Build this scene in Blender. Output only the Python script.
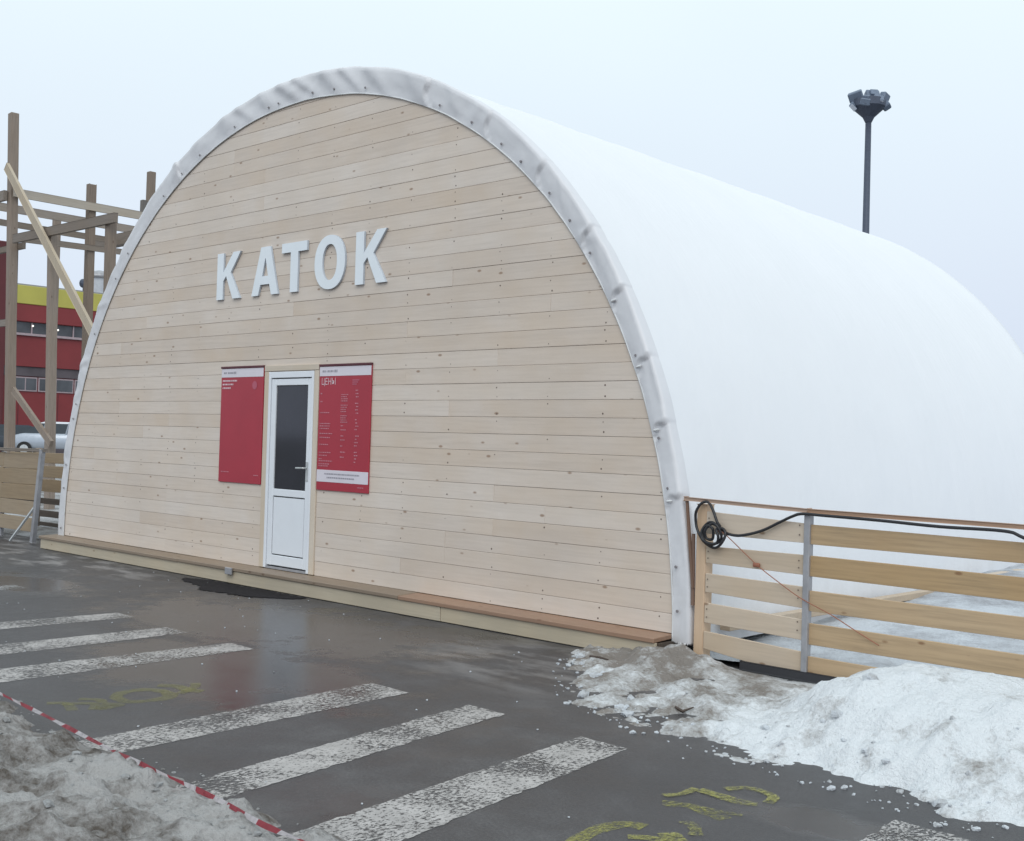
import bpy, bmesh, math, random
from mathutils import Vector, Matrix, noise
random.seed(7)
PI = math.pi
for o in list(bpy.data.objects): bpy.data.objects.remove(o)
SC = bpy.context.scene
COL = SC.collection

# ---------------------------------------------------------------- camera
def make_camera():
    f, X, Y, Z, yaw, pit, rol = 1189.4163, 10.22317, -7.40993, 1.596, -0.7607049, 0.01786084, 0.02918079
    fw = Vector((math.sin(yaw)*math.cos(pit), math.cos(yaw)*math.cos(pit), math.sin(pit)))
    r = Vector((math.cos(yaw), -math.sin(yaw), 0)); u = r.cross(fw)
    c, s = math.cos(rol), math.sin(rol)
    r2 = r*c + u*s; u2 = u*c - r*s
    cam = bpy.data.cameras.new('camera'); o = bpy.data.objects.new('camera', cam); COL.objects.link(o)
    cam.sensor_width = 36; cam.lens = f/1024*36; cam.clip_end = 2000; cam.clip_start = .05
    M = Matrix((r2, u2, -fw)).transposed().to_4x4(); M.translation = Vector((X, Y, Z))
    o.matrix_world = M
    SC.camera = o
make_camera()

# ---------------------------------------------------------------- sky, sun, exposure
SUN_EL, SUN_AZ = math.radians(46), math.radians(140)      # azimuth from +y clockwise: light comes from the camera's side
def make_world():
    w = bpy.data.worlds.new('World'); SC.world = w; w.use_nodes = True
    n = w.node_tree.nodes; l = w.node_tree.links; n.clear()
    out = n.new('ShaderNodeOutputWorld'); mix = n.new('ShaderNodeMixShader')
    sky = n.new('ShaderNodeTexSky'); sky.sky_type = 'NISHITA'; sky.sun_disc = False
    sky.sun_elevation = SUN_EL; sky.sun_rotation = SUN_AZ; sky.dust_density = 4; sky.air_density = 1.2
    b1 = n.new('ShaderNodeBackground'); b1.inputs[1].default_value = 0.08; l.new(sky.outputs[0], b1.inputs[0])
    tc = n.new('ShaderNodeTexCoord'); sp = n.new('ShaderNodeSeparateXYZ'); l.new(tc.outputs['Generated'], sp.inputs[0])
    cr = n.new('ShaderNodeValToRGB'); l.new(sp.outputs[2], cr.inputs[0])
    e = cr.color_ramp.elements; e[0].position = 0.0; e[0].color = (.68, .76, .92, 1); e[1].position = .38; e[1].color = (.90, 1.03, 1.09, 1)
    m = e.new(.15); m.color = (.77, .86, .98, 1)
    b2 = n.new('ShaderNodeBackground'); b2.inputs[1].default_value = 1.0
    nz = n.new('ShaderNodeTexNoise'); nz.inputs['Scale'].default_value = 2.2; nz.inputs['Detail'].default_value = 3
    mp = n.new('ShaderNodeMapRange'); mp.inputs[3].default_value = .95; mp.inputs[4].default_value = 1.05
    l.new(tc.outputs['Generated'], nz.inputs['Vector']); l.new(nz.outputs[0], mp.inputs[0])
    mm = n.new('ShaderNodeVectorMath'); mm.operation = 'SCALE'; l.new(cr.outputs[0], mm.inputs[0]); l.new(mp.outputs[0], mm.inputs['Scale'])
    l.new(mm.outputs[0], b2.inputs[0])
    mix.inputs[0].default_value = .95
    l.new(b1.outputs[0], mix.inputs[1]); l.new(b2.outputs[0], mix.inputs[2]); l.new(mix.outputs[0], out.inputs[0])
make_world()
def make_sun():
    L = bpy.data.lights.new('sun', 'SUN'); L.energy = 1.15; L.angle = math.radians(40); L.color = (1, .965, .92)
    o = bpy.data.objects.new('sun', L); COL.objects.link(o)
    d = Vector((math.sin(SUN_AZ)*math.cos(SUN_EL), math.cos(SUN_AZ)*math.cos(SUN_EL), math.sin(SUN_EL)))
    o.rotation_euler = d.to_track_quat('Z', 'Y').to_euler(); o.location = d*30
make_sun()
vs = SC.view_settings; vs.view_transform = 'Standard'; vs.look = 'None'; vs.exposure = 0.0; vs.gamma = 1

# ---------------------------------------------------------------- material helpers
class NT:
    def __init__(s, name):
        m = bpy.data.materials.new(name); m.use_nodes = True; s.m = m; s.t = m.node_tree
        s.b = s.t.nodes['Principled BSDF']
    def n(s, typ, **k):
        x = s.t.nodes.new(typ)
        for a, v in k.items(): setattr(x, a, v)
        return x
    def l(s, a, b): s.t.links.new(a, b)
    def coords(s, scale=(1,1,1), rnd=False, loc=(0,0,0)):
        tc = s.n('ShaderNodeTexCoord'); mp = s.n('ShaderNodeMapping'); mp.inputs['Scale'].default_value = scale; mp.inputs['Location'].default_value = loc
        v = tc.outputs['Object']
        if rnd:
            oi = s.n('ShaderNodeObjectInfo'); ml = s.n('ShaderNodeMath', operation='MULTIPLY'); ml.inputs[1].default_value = 37.7
            s.l(oi.outputs['Random'], ml.inputs[0])
            cb = s.n('ShaderNodeCombineXYZ'); s.l(ml.outputs[0], cb.inputs[0]); s.l(ml.outputs[0], cb.inputs[1]); s.l(ml.outputs[0], cb.inputs[2])
            ad = s.n('ShaderNodeVectorMath', operation='ADD'); s.l(v, ad.inputs[0]); s.l(cb.outputs[0], ad.inputs[1]); v = ad.outputs[0]
        s.l(v, mp.inputs['Vector']); return mp.outputs[0]
    def noise(s, v, sc=5, det=4, rough=.55):
        x = s.n('ShaderNodeTexNoise'); x.inputs['Scale'].default_value = sc; x.inputs['Detail'].default_value = det; x.inputs['Roughness'].default_value = rough
        s.l(v, x.inputs['Vector']); return x.outputs[0]
    def ramp(s, fac, stops):
        x = s.n('ShaderNodeValToRGB'); e = x.color_ramp.elements
        e[0].position, e[0].color = stops[0][0], (*stops[0][1], 1); e[1].position, e[1].color = stops[-1][0], (*stops[-1][1], 1)
        for p, c in stops[1:-1]:
            q = e.new(p); q.color = (*c, 1)
        s.l(fac, x.inputs[0]); return x.outputs[0]
    def mr(s, fac, a, b, c, d):
        x = s.n('ShaderNodeMapRange'); s.l(fac, x.inputs[0])
        for i, v in enumerate((a, b, c, d)): x.inputs[i+1].default_value = v
        return x.outputs[0]
    def mix(s, fac, a, b, typ='MIX'):
        x = s.n('ShaderNodeMix', data_type='RGBA', blend_type=typ)
        if hasattr(fac, 'links'): s.l(fac, x.inputs[0])
        else: x.inputs[0].default_value = fac
        for i, v in ((6, a), (7, b)):
            if isinstance(v, tuple): x.inputs[i].default_value = (*v, 1)
            else: s.l(v, x.inputs[i])
        return x.outputs[2]
    def math(s, op, a, b=None):
        x = s.n('ShaderNodeMath', operation=op)
        for i, v in enumerate((a, b)):
            if v is None: continue
            if hasattr(v, 'links'): s.l(v, x.inputs[i])
            else: x.inputs[i].default_value = v
        return x.outputs[0]
    def bump(s, h, st=.3, d=.01):
        x = s.n('ShaderNodeBump'); x.inputs['Strength'].default_value = st; x.inputs['Distance'].default_value = d
        s.l(h, x.inputs['Height']); s.l(x.outputs[0], s.b.inputs['Normal'])
    def done(s, col=None, rough=.6, metal=0, spec=None):
        if col is not None:
            if isinstance(col, tuple): s.b.inputs['Base Color'].default_value = (*col, 1)
            else: s.l(col, s.b.inputs['Base Color'])
        if hasattr(rough, 'links'): s.l(rough, s.b.inputs['Roughness'])
        else: s.b.inputs['Roughness'].default_value = rough
        s.b.inputs['Metallic'].default_value = metal
        if spec is not None: s.b.inputs['Specular IOR Level'].default_value = spec
        return s.m

def mat_wood(name, c, axis=0, var=.16, knots=True, contrast=.22, rough=.62, stain=.0):
    k = NT(name)
    st = [28, 28, 28]; st[axis] = 1.3
    v = k.coords(tuple(st), rnd=True)
    g = k.noise(v, 1.6, 6, .6)
    col = k.ramp(g, [(.25, tuple(x*(1-contrast) for x in c)), (.55, c), (.8, tuple(min(1, x*(1+contrast*.35)) for x in c))])
    v2 = k.coords((1.4, 1.4, 1.4), rnd=True); b = k.noise(v2, 1.2, 3)
    col = k.mix(k.mr(b, .35, .7, 0, .55), col, tuple(x*f for x, f in zip(c, (.93, .86, .76))))
    if stain:
        v4 = k.coords((1, 1, 1)); s4 = k.noise(v4, .9, 4)
        col = k.mix(k.mr(s4, .45, .7, 0, stain), col, tuple(x*f for x, f in zip(c, (.80, .80, .80))))
    oi = k.n('ShaderNodeObjectInfo')
    wt = k.noise(k.coords((.35, .35, .35)), 2.4, 5, .6)
    col = k.mix(k.mr(wt, .5, .75, 0, .22), col, tuple(x*f for x, f in zip(c, (.80, .78, .76))))
    val = k.mr(oi.outputs['Random'], 0, 1, 1-var, 1+var*.6)
    hs = k.n('ShaderNodeHueSaturation'); k.l(val, hs.inputs['Value']); k.l(col, hs.inputs['Color'])
    k.l(k.mr(oi.outputs['Random'], 0, 1, 1.12, .88), hs.inputs['Saturation'])
    col = hs.outputs[0]
    if knots:
        s3 = [8, 8, 8]; s3[axis] = 3.6
        v3 = k.coords(tuple(s3), rnd=True)
        vo = k.n('ShaderNodeTexVoronoi'); vo.inputs['Scale'].default_value = 1.0; vo.inputs['Randomness'].default_value = 1; k.l(v3, vo.inputs['Vector'])
        kn = k.mr(vo.outputs['Distance'], .06, .12, 1, 0)
        # only some cells carry a knot
        sp = k.n('ShaderNodeSeparateColor'); k.l(vo.outputs['Color'], sp.inputs[0])
        on = k.math('GREATER_THAN', sp.outputs[0], .3)
        col = k.mix(k.math('MULTIPLY', k.math('MULTIPLY', kn, on), .8), col, tuple(x*f for x, f in zip(c, (.42, .30, .22))))
    k.bump(g, .25, .002)
    return k.done(col, rough)

def mat_plain(name, c, rough=.5, metal=0, var=.08, sc=6, bump=0, spec=None):
    k = NT(name); v = k.coords(); g = k.noise(v, sc, 5)
    col = k.ramp(g, [(.3, tuple(x*(1-var) for x in c)), (.7, tuple(min(1, x*(1+var)) for x in c))])
    if bump: k.bump(g, bump, .004)
    return k.done(col, rough, metal, spec)

M = {}
M['clad'] = mat_wood('pale_spruce_cladding', (.70, .612, .542), 0, .06, True, .12, .6, .30)
M['casing'] = mat_wood('spruce_casing', (.66, .57, .47), 2, .05, False, .12)
M['sill_top'] = mat_wood('reddish_wet_board', (.33, .205, .14), 0, .06, True, .3, .45, .5)
M['sill_face'] = mat_wood('pale_skirting_board', (.53, .46, .35), 0, .06, True, .22, .6, .8)
M['fence_pale'] = mat_wood('pale_fence_board', (.58, .48, .38), 0, .12, True, .18)
M['fence_yellow'] = mat_wood('yellowed_fence_board', (.48, .345, .21), 0, .12, True, .30)
M['post_pale'] = mat_wood('pale_fence_post', (.66, .50, .37), 2, .06, True, .16)
M['rail'] = mat_wood('brown_handrail', (.40, .27, .20), 0, .05, False, .2)
M['dark_wood'] = mat_wood('wet_dark_board', (.12, .10, .085), 0, .2, False, .3)
M['scaf_x'] = mat_wood('weathered_beam_along', (.25, .21, .18), 0, .2, False, .3)
M['scaf_y'] = mat_wood('weathered_beam_across', (.30, .255, .22), 1, .25, False, .3)
M['scaf_z'] = mat_wood('weathered_timber_post', (.27, .215, .175), 2, .18, True, .3)
M['scaf_light'] = mat_wood('fresh_timber_brace', (.50, .43, .34), 2, .06, False, .2)
M['scaf_light_y'] = mat_wood('fresh_timber_rail', (.46, .41, .35), 1, .06, False, .2)
M['stick'] = mat_wood('dark_brown_stick', (.20, .12, .085), 2, .05, False, .3)
M['backing'] = mat_plain('dark_gap_behind_boards', (.10, .08, .065), .9)
M['white_pvc'] = mat_plain('white_door_plastic', (.78, .81, .86), .28, 0, .02)
M['letter'] = mat_plain('white_letter_plastic', (.80, .85, .90), .35, 0, .02)
M['letter_side'] = mat_plain('grey_letter_side', (.50, .55, .62), .5)
M['gasket'] = mat_plain('black_rubber_gasket', (.03, .03, .035), .6)
M['glass'] = mat_plain('dark_door_glass', (.022, .022, .03), .07, 0, .25, 2, 0, .6)
M['metal'] = mat_plain('grey_painted_steel', (.36, .36, .38), .42, .3, .15, 9)
M['metal_pale'] = mat_plain('pale_galvanised_steel', (.55, .57, .58), .4, .4, .12, 9)
M['nail'] = mat_plain('rusty_nail_head', (.14, .10, .08), .6)
M['grommet'] = mat_plain('dull_brass_grommet', (.26, .24, .25), .5, .3)
M['cable'] = mat_plain('black_cable_rubber', (.018, .018, .022), .42)
M['wire'] = mat_plain('thin_orange_wire', (.33, .13, .08), .6)
M['mast'] = mat_plain('dark_mast_steel', (.075, .09, .13), .6, .2)
M['flood'] = mat_plain('blue_grey_floodlight_case', (.16, .20, .27), .55, .1)
M['floodglass'] = mat_plain('floodlight_glass', (.62, .66, .75), .15)
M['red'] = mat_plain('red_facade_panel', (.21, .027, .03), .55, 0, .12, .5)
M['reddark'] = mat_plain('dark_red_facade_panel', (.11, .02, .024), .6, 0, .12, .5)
M['yellow'] = mat_plain('yellow_fascia', (.46, .42, .09), .55, 0, .08, .6)
M['bgwin'] = mat_plain('dark_ribbon_glass', (.075, .08, .09), .2, 0, .4, .8)
M['bggrey'] = mat_plain('recess_shade_and_plinth_grey', (.09, .075, .085), .7, 0, .3, .8)  # plinth grey, also the painted shade of the facade recess
M['bgframe'] = mat_plain('pale_window_frame', (.38, .30, .32), .5)
M['roof'] = mat_plain('grey_flat_roof', (.3, .3, .32), .8)
M['silver'] = mat_plain('silver_car_paint', (.42, .46, .52), .25, .35, .04)
M['darkcar'] = mat_plain('dark_car_paint', (.04, .05, .065), .25, .2, .05)
M['tyre'] = mat_plain('tyre_rubber', (.02, .02, .02), .8)
M['carglass'] = mat_plain('car_glass', (.03, .04, .05), .08)
M['tank'] = mat_plain('pale_roof_tank', (.5, .52, .56), .5)
M['tape_red'] = mat_plain('red_tape', (.36, .04, .06), .4, 0, .1, 30)
M['tape_white'] = mat_plain('white_tape', (.60, .56, .58), .4, 0, .1, 30)
M['twig'] = mat_plain('wet_twig', (.06, .04, .03), .6)
def lampglow():
    k = NT('lit_ceiling_lamp'); k.b.inputs['Emission Color'].default_value = (1, .95, .85, 1); k.b.inputs['Emission Strength'].default_value = 1.2
    return k.done((.8, .8, .8), .5)
M['glow'] = lampglow()

def mat_fabric(name, c=(.79, .80, .83), dirt=.10, wr=.25, mud=.15):
    k = NT(name); v = k.coords(); g = k.noise(v, .8, 5)
    col = k.mix(k.mr(g, .4, .75, 0, dirt), c, tuple(x*f for x, f in zip(c, (.80, .80, .80))))
    tc = k.n('ShaderNodeTexCoord'); sp = k.n('ShaderNodeSeparateXYZ'); k.l(tc.outputs['Object'], sp.inputs[0])
    g2 = k.noise(k.coords((3, 3, 1)), 2.5, 5)
    low = k.math('MULTIPLY', k.mr(sp.outputs[2], .15, .75, mud, 0), k.mr(g2, .35, .65, 0, 1))   # splashed mud near the foot
    col = k.mix(low, col, (.48, .45, .41))
    w = k.noise(k.coords((1, 2.2, 1)), 3.0, 4)
    k.bump(w, wr, .03)
    return k.done(col, .42)
M['tarp'] = mat_fabric('white_pvc_tarpaulin')
M['flap'] = mat_fabric('white_pvc_edge_band', (.69, .69, .72), .30, .30, .4)

def mat_asphalt():
    k = NT('wet_asphalt'); v = k.coords()
    big = k.noise(v, .45, 5, .6); mid = k.noise(v, 2.2, 6, .65); fine = k.noise(v, 70, 4, .8)
    tc = k.n('ShaderNodeTexCoord'); sp = k.n('ShaderNodeSeparateXYZ'); k.l(tc.outputs['Object'], sp.inputs[0])
    # puddle mask: hollows by the door plus random ones
    def blob(cx, cy, rx, ry):
        dx = k.math('DIVIDE', k.math('SUBTRACT', sp.outputs[0], cx), rx); dy = k.math('DIVIDE', k.math('SUBTRACT', sp.outputs[1], cy), ry)
        return k.math('ADD', k.math('MULTIPLY', dx, dx), k.math('MULTIPLY', dy, dy))
    d = k.math('MINIMUM', blob(1.9, -1.5, 2.3, 1.1), blob(3.3, -2.9, 1.6, .9))
    d = k.math('MINIMUM', d, blob(-1.8, -2.0, 1.2, .5))
    d = k.math('MINIMUM', d, blob(7.9, -2.75, .8, .22))
    pud = k.mr(k.math('ADD', d, k.math('MULTIPLY', k.math('SUBTRACT', mid, .5), 2.6)), .45, 1.05, 1, 0)
    pud = k.math('MULTIPLY', k.math('MAXIMUM', pud, k.mr(big, .56, .64, 0, .7)), .9)
    dry = k.ramp(k.math('ADD', k.math('ADD', k.math('MULTIPLY', mid, .45), k.math('MULTIPLY', big, .25)), k.math('MULTIPLY', fine, .42)), [(.40, (.034, .033, .036)), (.56, (.066, .063, .066)), (.70, (.125, .12, .122))])
    wet = k.ramp(mid, [(.3, (.030, .028, .030)), (.7, (.066, .062, .065))])
    col = k.mix(pud, dry, wet)
    # thin slush film beside the skirting, left part, and grit by the right snow
    sl = k.noise(k.coords((1, 2.6, 1)), 1.5, 6, .65)
    m1 = k.math('MULTIPLY', k.mr(blob(-3.6, -.75, 2.5, .6), .3, 1.1, 1, 0), k.mr(sl, .48, .62, 0, .85))
    m2 = k.math('MULTIPLY', k.mr(blob(4.6, -.9, 1.5, 1.1), .2, 1.1, 1, 0), k.mr(sl, .45, .62, 0, .55))
    m3 = k.math('MULTIPLY', k.mr(sp.outputs[0], -7, -3.5, 1, 0), k.mr(sl, .48, .6, 0, .8))
    m = k.math('MAXIMUM', k.math('MAXIMUM', m1, m2), m3)
    col = k.mix(m, col, (.27, .26, .26))
    rough = k.mix(pud, k.mr(mid, .35, .65, .34, .58), (.20, .20, .20))
    rough2 = k.math('MAXIMUM', rough, k.math('MULTIPLY', m, .6))
    h = k.math('MULTIPLY', k.math('ADD', fine, k.math('MULTIPLY', mid, .8)), k.math('SUBTRACT', 1, k.math('MULTIPLY', pud, .93)))
    k.bump(h, .55, .006)
    return k.done(col, rough2, 0, .30)
M['asphalt'] = mat_asphalt()
M['patch'] = mat_plain('fresh_black_asphalt', (.016, .015, .018), .75, 0, .3, 20, .5, .15)

def mat_paint(name, c, wear=.52, soft=.03, cover=1.0):
    k = NT(name)
    n1 = k.noise(k.coords((1.0, .6, 1)), 55, 5, .8); n2 = k.noise(k.coords(), 2.1, 4, .6)
    s = k.math('ADD', k.math('MULTIPLY', n1, .68), k.math('MULTIPLY', n2, .32))
    f = k.mr(s, wear-soft, wear+soft, 0, 1)
    n3 = k.noise(k.coords(), 7, 4)
    k.done(k.ramp(n3, [(.3, tuple(x*.72 for x in c)), (.7, c)]), .5)
    tr = k.n('ShaderNodeBsdfTransparent'); mx = k.n('ShaderNodeMixShader'); out = k.t.nodes['Material Output']
    k.l(k.math('MULTIPLY', f, cover), mx.inputs[0]); k.l(tr.outputs[0], mx.inputs[1]); k.l(k.b.outputs[0], mx.inputs[2]); k.l(mx.outputs[0], out.inputs['Surface'])
    return k.m
M['white_paint'] = mat_paint('worn_white_road_paint', (.47, .45, .44), .486, .028)
M['white_paint_faint'] = mat_paint('faded_white_road_paint', (.42, .42, .42), .50, .06)
M['yellow_paint'] = mat_paint('worn_yellow_road_paint', (.36, .345, .09), .50, .08, .85)
M['yellow_faint'] = mat_paint('washed_yellow_road_paint', (.30, .285, .09), .46, .16, .42)
M['red_reflection'] = mat_paint('painted_poster_reflection', (.13, .055, .055), .50, .08)  # poster's red reflection on wet asphalt as a painted colour; unused

def mat_snow(name, clean, dirty, lo, hi, sc=2.0, bias=None):
    k = NT(name); v = k.coords()
    a = k.noise(v, sc, 7, .68); f = k.noise(v, 38, 4, .7)
    s = k.math('ADD', k.math('MULTIPLY', a, .75), k.math('MULTIPLY', f, .25))
    if bias:      # dirt carried by position: trodden and gritty towards the road side (attribute written per vertex)
        at = k.n('ShaderNodeAttribute'); at.attribute_name = 'grit'
        s = k.math('SUBTRACT', s, k.math('MULTIPLY', at.outputs['Fac'], bias))
    col = k.ramp(s, [(lo, dirty), ((lo+hi)/2, tuple((x+y)/2 for x, y in zip(clean, dirty))), (hi, clean)])
    k.bump(k.math('ADD', f, k.math('MULTIPLY', a, 1.5)), .9, .03)
    return k.done(col, .5, 0, .35)
M['snow_white'] = mat_snow('packed_white_snow', (.77, .80, .83), (.25, .225, .205), .27, .47, 3.4, .34)
M['snow_dirty'] = mat_snow('dirty_grey_slush', (.40, .39, .385), (.095, .078, .064), .42, .62, 5.5, -.25)
M['snow_far'] = mat_snow('trodden_far_snow', (.56, .57, .59), (.17, .16, .15), .42, .62, 1.3)
M['snow_chunk'] = mat_snow('snow_lump', (.68, .72, .77), (.34, .32, .30), .25, .55, 9)
M['ice'] = mat_snow('grey_ice_behind_fence', (.62, .66, .71), (.26, .26, .28), .36, .58, 1.6)

# ---------------------------------------------------------------- mesh helpers
def link(name, me, mat=None, parent=None, smooth=False):
    o = bpy.data.objects.new(name, me); COL.objects.link(o)
    if mat is not None:
        for m in (mat if isinstance(mat, (list, tuple)) else [mat]): me.materials.append(m)
    if smooth: me.shade_smooth()
    if parent is not None: o.parent = parent; o.matrix_parent_inverse = Matrix.Translation(-parent.location) if False else Matrix()
    if parent is not None and parent.type == 'EMPTY': o.matrix_parent_inverse = parent.matrix_basis.inverted()
    return o
def obj(name, bm, mat, parent=None, smooth=False):
    me = bpy.data.meshes.new(name); bmesh.ops.recalc_face_normals(bm, faces=bm.faces[:]); bm.to_mesh(me); bm.free()
    return link(name, me, mat, parent, smooth)
def thing(name, label, cat, loc=(0,0,0), group=None):
    o = bpy.data.objects.new(name, None); COL.objects.link(o); o.location = loc; o.empty_display_size = .2
    return tag(o, label, cat, group)
def tag(o, label, cat, group=None):
    o['label'] = label; o['category'] = cat
    if group: o['group'] = group
    return o
def kind(o, k='structure', label=None):
    o['kind'] = k
    if label: o['label'] = label
    return o
def box(bm, x0, x1, y0, y1, z0, z1, bev=0, mi=0):
    r = bmesh.ops.create_cube(bm, size=1); vs = r['verts']
    for v in vs:
        v.co = Vector((x0+(x1-x0)*(v.co.x+.5), y0+(y1-y0)*(v.co.y+.5), z0+(z1-z0)*(v.co.z+.5)))
    es = list({e for v in vs for e in v.link_edges}); fs = list({f for v in vs for f in v.link_faces})
    for f in fs: f.material_index = mi
    if bev: bmesh.ops.bevel(bm, geom=es, offset=bev, segments=1, affect='EDGES')
def boxo(name, x0, x1, y0, y1, z0, z1, mat, parent=None, bev=0):
    bm = bmesh.new(); box(bm, x0, x1, y0, y1, z0, z1, bev); return obj(name, bm, mat, parent)
def bar(bm, a, b, w, h, up=(0,0,1), bev=0):
    a, b = Vector(a), Vector(b); d = (b-a); L = d.length; d.normalize()
    u = Vector(up); s = d.cross(u)
    if s.length < 1e-3: s = d.cross(Vector((1,0,0)))
    s.normalize(); u = s.cross(d)
    r = bmesh.ops.create_cube(bm, size=1); vs = r['verts']
    for v in vs: v.co = a + d*(L*(v.co.x+.5)) + s*(w*v.co.y) + u*(h*v.co.z)
    if bev: bmesh.ops.bevel(bm, geom=list({e for v in vs for e in v.link_edges}), offset=bev, segments=1, affect='EDGES')
def baro(name, a, b, w, h, mat, parent=None, up=(0,0,1), bev=.006):
    bm = bmesh.new(); bar(bm, a, b, w, h, up, bev); return obj(name, bm, mat, parent)
def prism(bm, pts, y0, y1, bev=0, mi=0):
    """polygon in x,z extruded from y0 (front) to y1 (back)"""
    f = [bm.verts.new((x, y0, z)) for x, z in pts]; b = [bm.verts.new((x, y1, z)) for x, z in pts]
    n = len(pts); ff = bm.faces.new(f); ff.material_index = mi; bf = bm.faces.new(b[::-1])
    for i in range(n):
        q = bm.faces.new((f[i], b[i], b[(i+1) % n], f[(i+1) % n])); q.material_index = max(mi, 0) if mi == 0 else mi
    return ff
def tube(bm, pts, r, seg=8, caps=True):
    pts = [Vector(p) for p in pts]; rings = []
    for i, p in enumerate(pts):
        d = (pts[min(i+1, len(pts)-1)] - pts[max(i-1, 0)]).normalized()
        s = d.cross(Vector((0,0,1)))
        if s.length < .05: s = d.cross(Vector((0,1,0)))
        s.normalize(); u = s.cross(d); rr = r[i] if isinstance(r, (list, tuple)) else r
        rings.append([bm.verts.new(p + (s*math.cos(2*PI*k/seg)+u*math.sin(2*PI*k/seg))*rr) for k in range(seg)])
    for a, b in zip(rings, rings[1:]):
        for k in range(seg): bm.faces.new((a[k], a[(k+1) % seg], b[(k+1) % seg], b[k]))
    if caps: bm.faces.new(rings[0][::-1]); bm.faces.new(rings[-1])
def smooth_path(p, n=6):
    p = [Vector(q) for q in p]; out = []
    for i in range(len(p)-1):
        a, b, c, d = p[max(i-1,0)], p[i], p[i+1], p[min(i+2,len(p)-1)]
        for k in range(n):
            t = k/n; out.append(.5*((2*b)+(c-a)*t+(2*a-5*b+4*c-d)*t*t+(3*b-a-3*c+d)*t**3))
    out.append(p[-1]); return out
def disc_mesh(r, d, seg=8):
    bm = bmesh.new(); bmesh.ops.create_cone(bm, cap_ends=True, segments=seg, radius1=r, radius2=r*.8, depth=d)
    bmesh.ops.rotate(bm, verts=bm.verts, cent=(0,0,0), matrix=Matrix.Rotation(PI/2, 3, 'X')); return bm
def fbm(x, y, z=0, o=4): return noise.fractal(Vector((x, y, z)), .9, 2.0, o)

# ---------------------------------------------------------------- ground
def ground():
    bm = bmesh.new(); S = 700
    vs = [bm.verts.new(p) for p in ((-S,-S,0),(S,-S,0),(S,S,0),(-S,S,0))]; bm.faces.new(vs)
    kind(obj('ground', bm, M['asphalt']), label='wet dark grey asphalt in front of the wooden facade')
    # trodden snow field behind the hangar and the fences
    bm = bmesh.new(); nx, ny = 90, 80; g = []
    for j in range(ny+1):
        row = []
        for i in range(nx+1):
            x = -90+84.6*(i/nx)**.8; y = .35+150*(j/ny)**2
            e = min(1, (y-.35)/.6); row.append(bm.verts.new((x, y, .004+e*(.05+.12*min(1, max(0, (-x-14)/12)))+.03*e*fbm(x*.8, y*.8))))
        g.append(row)
    for j in range(ny):
        for i in range(nx): bm.faces.new((g[j][i], g[j][i+1], g[j+1][i+1], g[j+1][i]))
    kind(obj('snow_field', bm, M['snow_far'], smooth=True), label='trodden snow beyond the left fence')
ground()

def flat_poly(name, pts, mat, z=.004, label=None, jag=0):
    bm = bmesh.new()
    P = []
    n = len(pts)
    for i in range(n):
        a, b = Vector(pts[i]), Vector(pts[(i+1) % n]); L = (b-a).length; k = max(1, int(L/.025)) if jag else 1
        for q in range(k):
            p = a.lerp(b, q/k)
            if jag and q: p = p + Vector((fbm(p.x*14, p.y*14, 3), fbm(p.x*14, p.y*14, 9)))*jag
            P.append(p)
    bm.faces.new([bm.verts.new((p[0], p[1], z)) for p in P])
    o = obj(name, bm, mat); return kind(o, label=label)

def crosswalk():
    # stripes as measured on the ground: (x left, x right) at the far end y1 and at the near end y0
    rows = [(-1.72,-1.42,-1.55,-1.15,-2.1,-4.9,'faded zebra stripe at the far left edge','white_paint_faint'),
            (-.42,-.15,-.3,.1,-2.15,-4.8,None,'white_paint_faint'),
            (.57,.88,.42,.82,-2.2,-5.2,'third zebra stripe from the left edge','white_paint'),
            (1.50,1.84,1.52,1.98,-2.26,-5.2,'zebra stripe between two others left of the yellow lettering','white_paint'),
            (2.44,2.76,2.35,2.84,-2.27,-5.2,'zebra stripe just left of the yellow lettering','white_paint'),
            (4.24,4.62,4.47,4.80,-2.38,-4.75,'zebra stripe with a crack across it just right of the yellow lettering','white_paint'),
            (5.10,5.41,5.50,5.80,-2.33,-4.85,'zebra stripe in the middle of the near group','white_paint'),
            (6.04,6.37,6.36,6.78,-2.40,-4.90,'nearest zebra stripe, broad and worn','white_paint'),
            (7.88,8.22,8.1,8.5,-2.46,-5.4,'zebra stripe end beside the white snow pile','white_paint')]
    for a, b, c, d, y1, y0, lab, m in rows:
        if a < -.3 and lab is None: continue
        flat_poly('zebra_stripe', [(a, y1), (b, y1-.01), (d, y0), (c, y0)], M[m], .002, lab, .014)
crosswalk()

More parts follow.
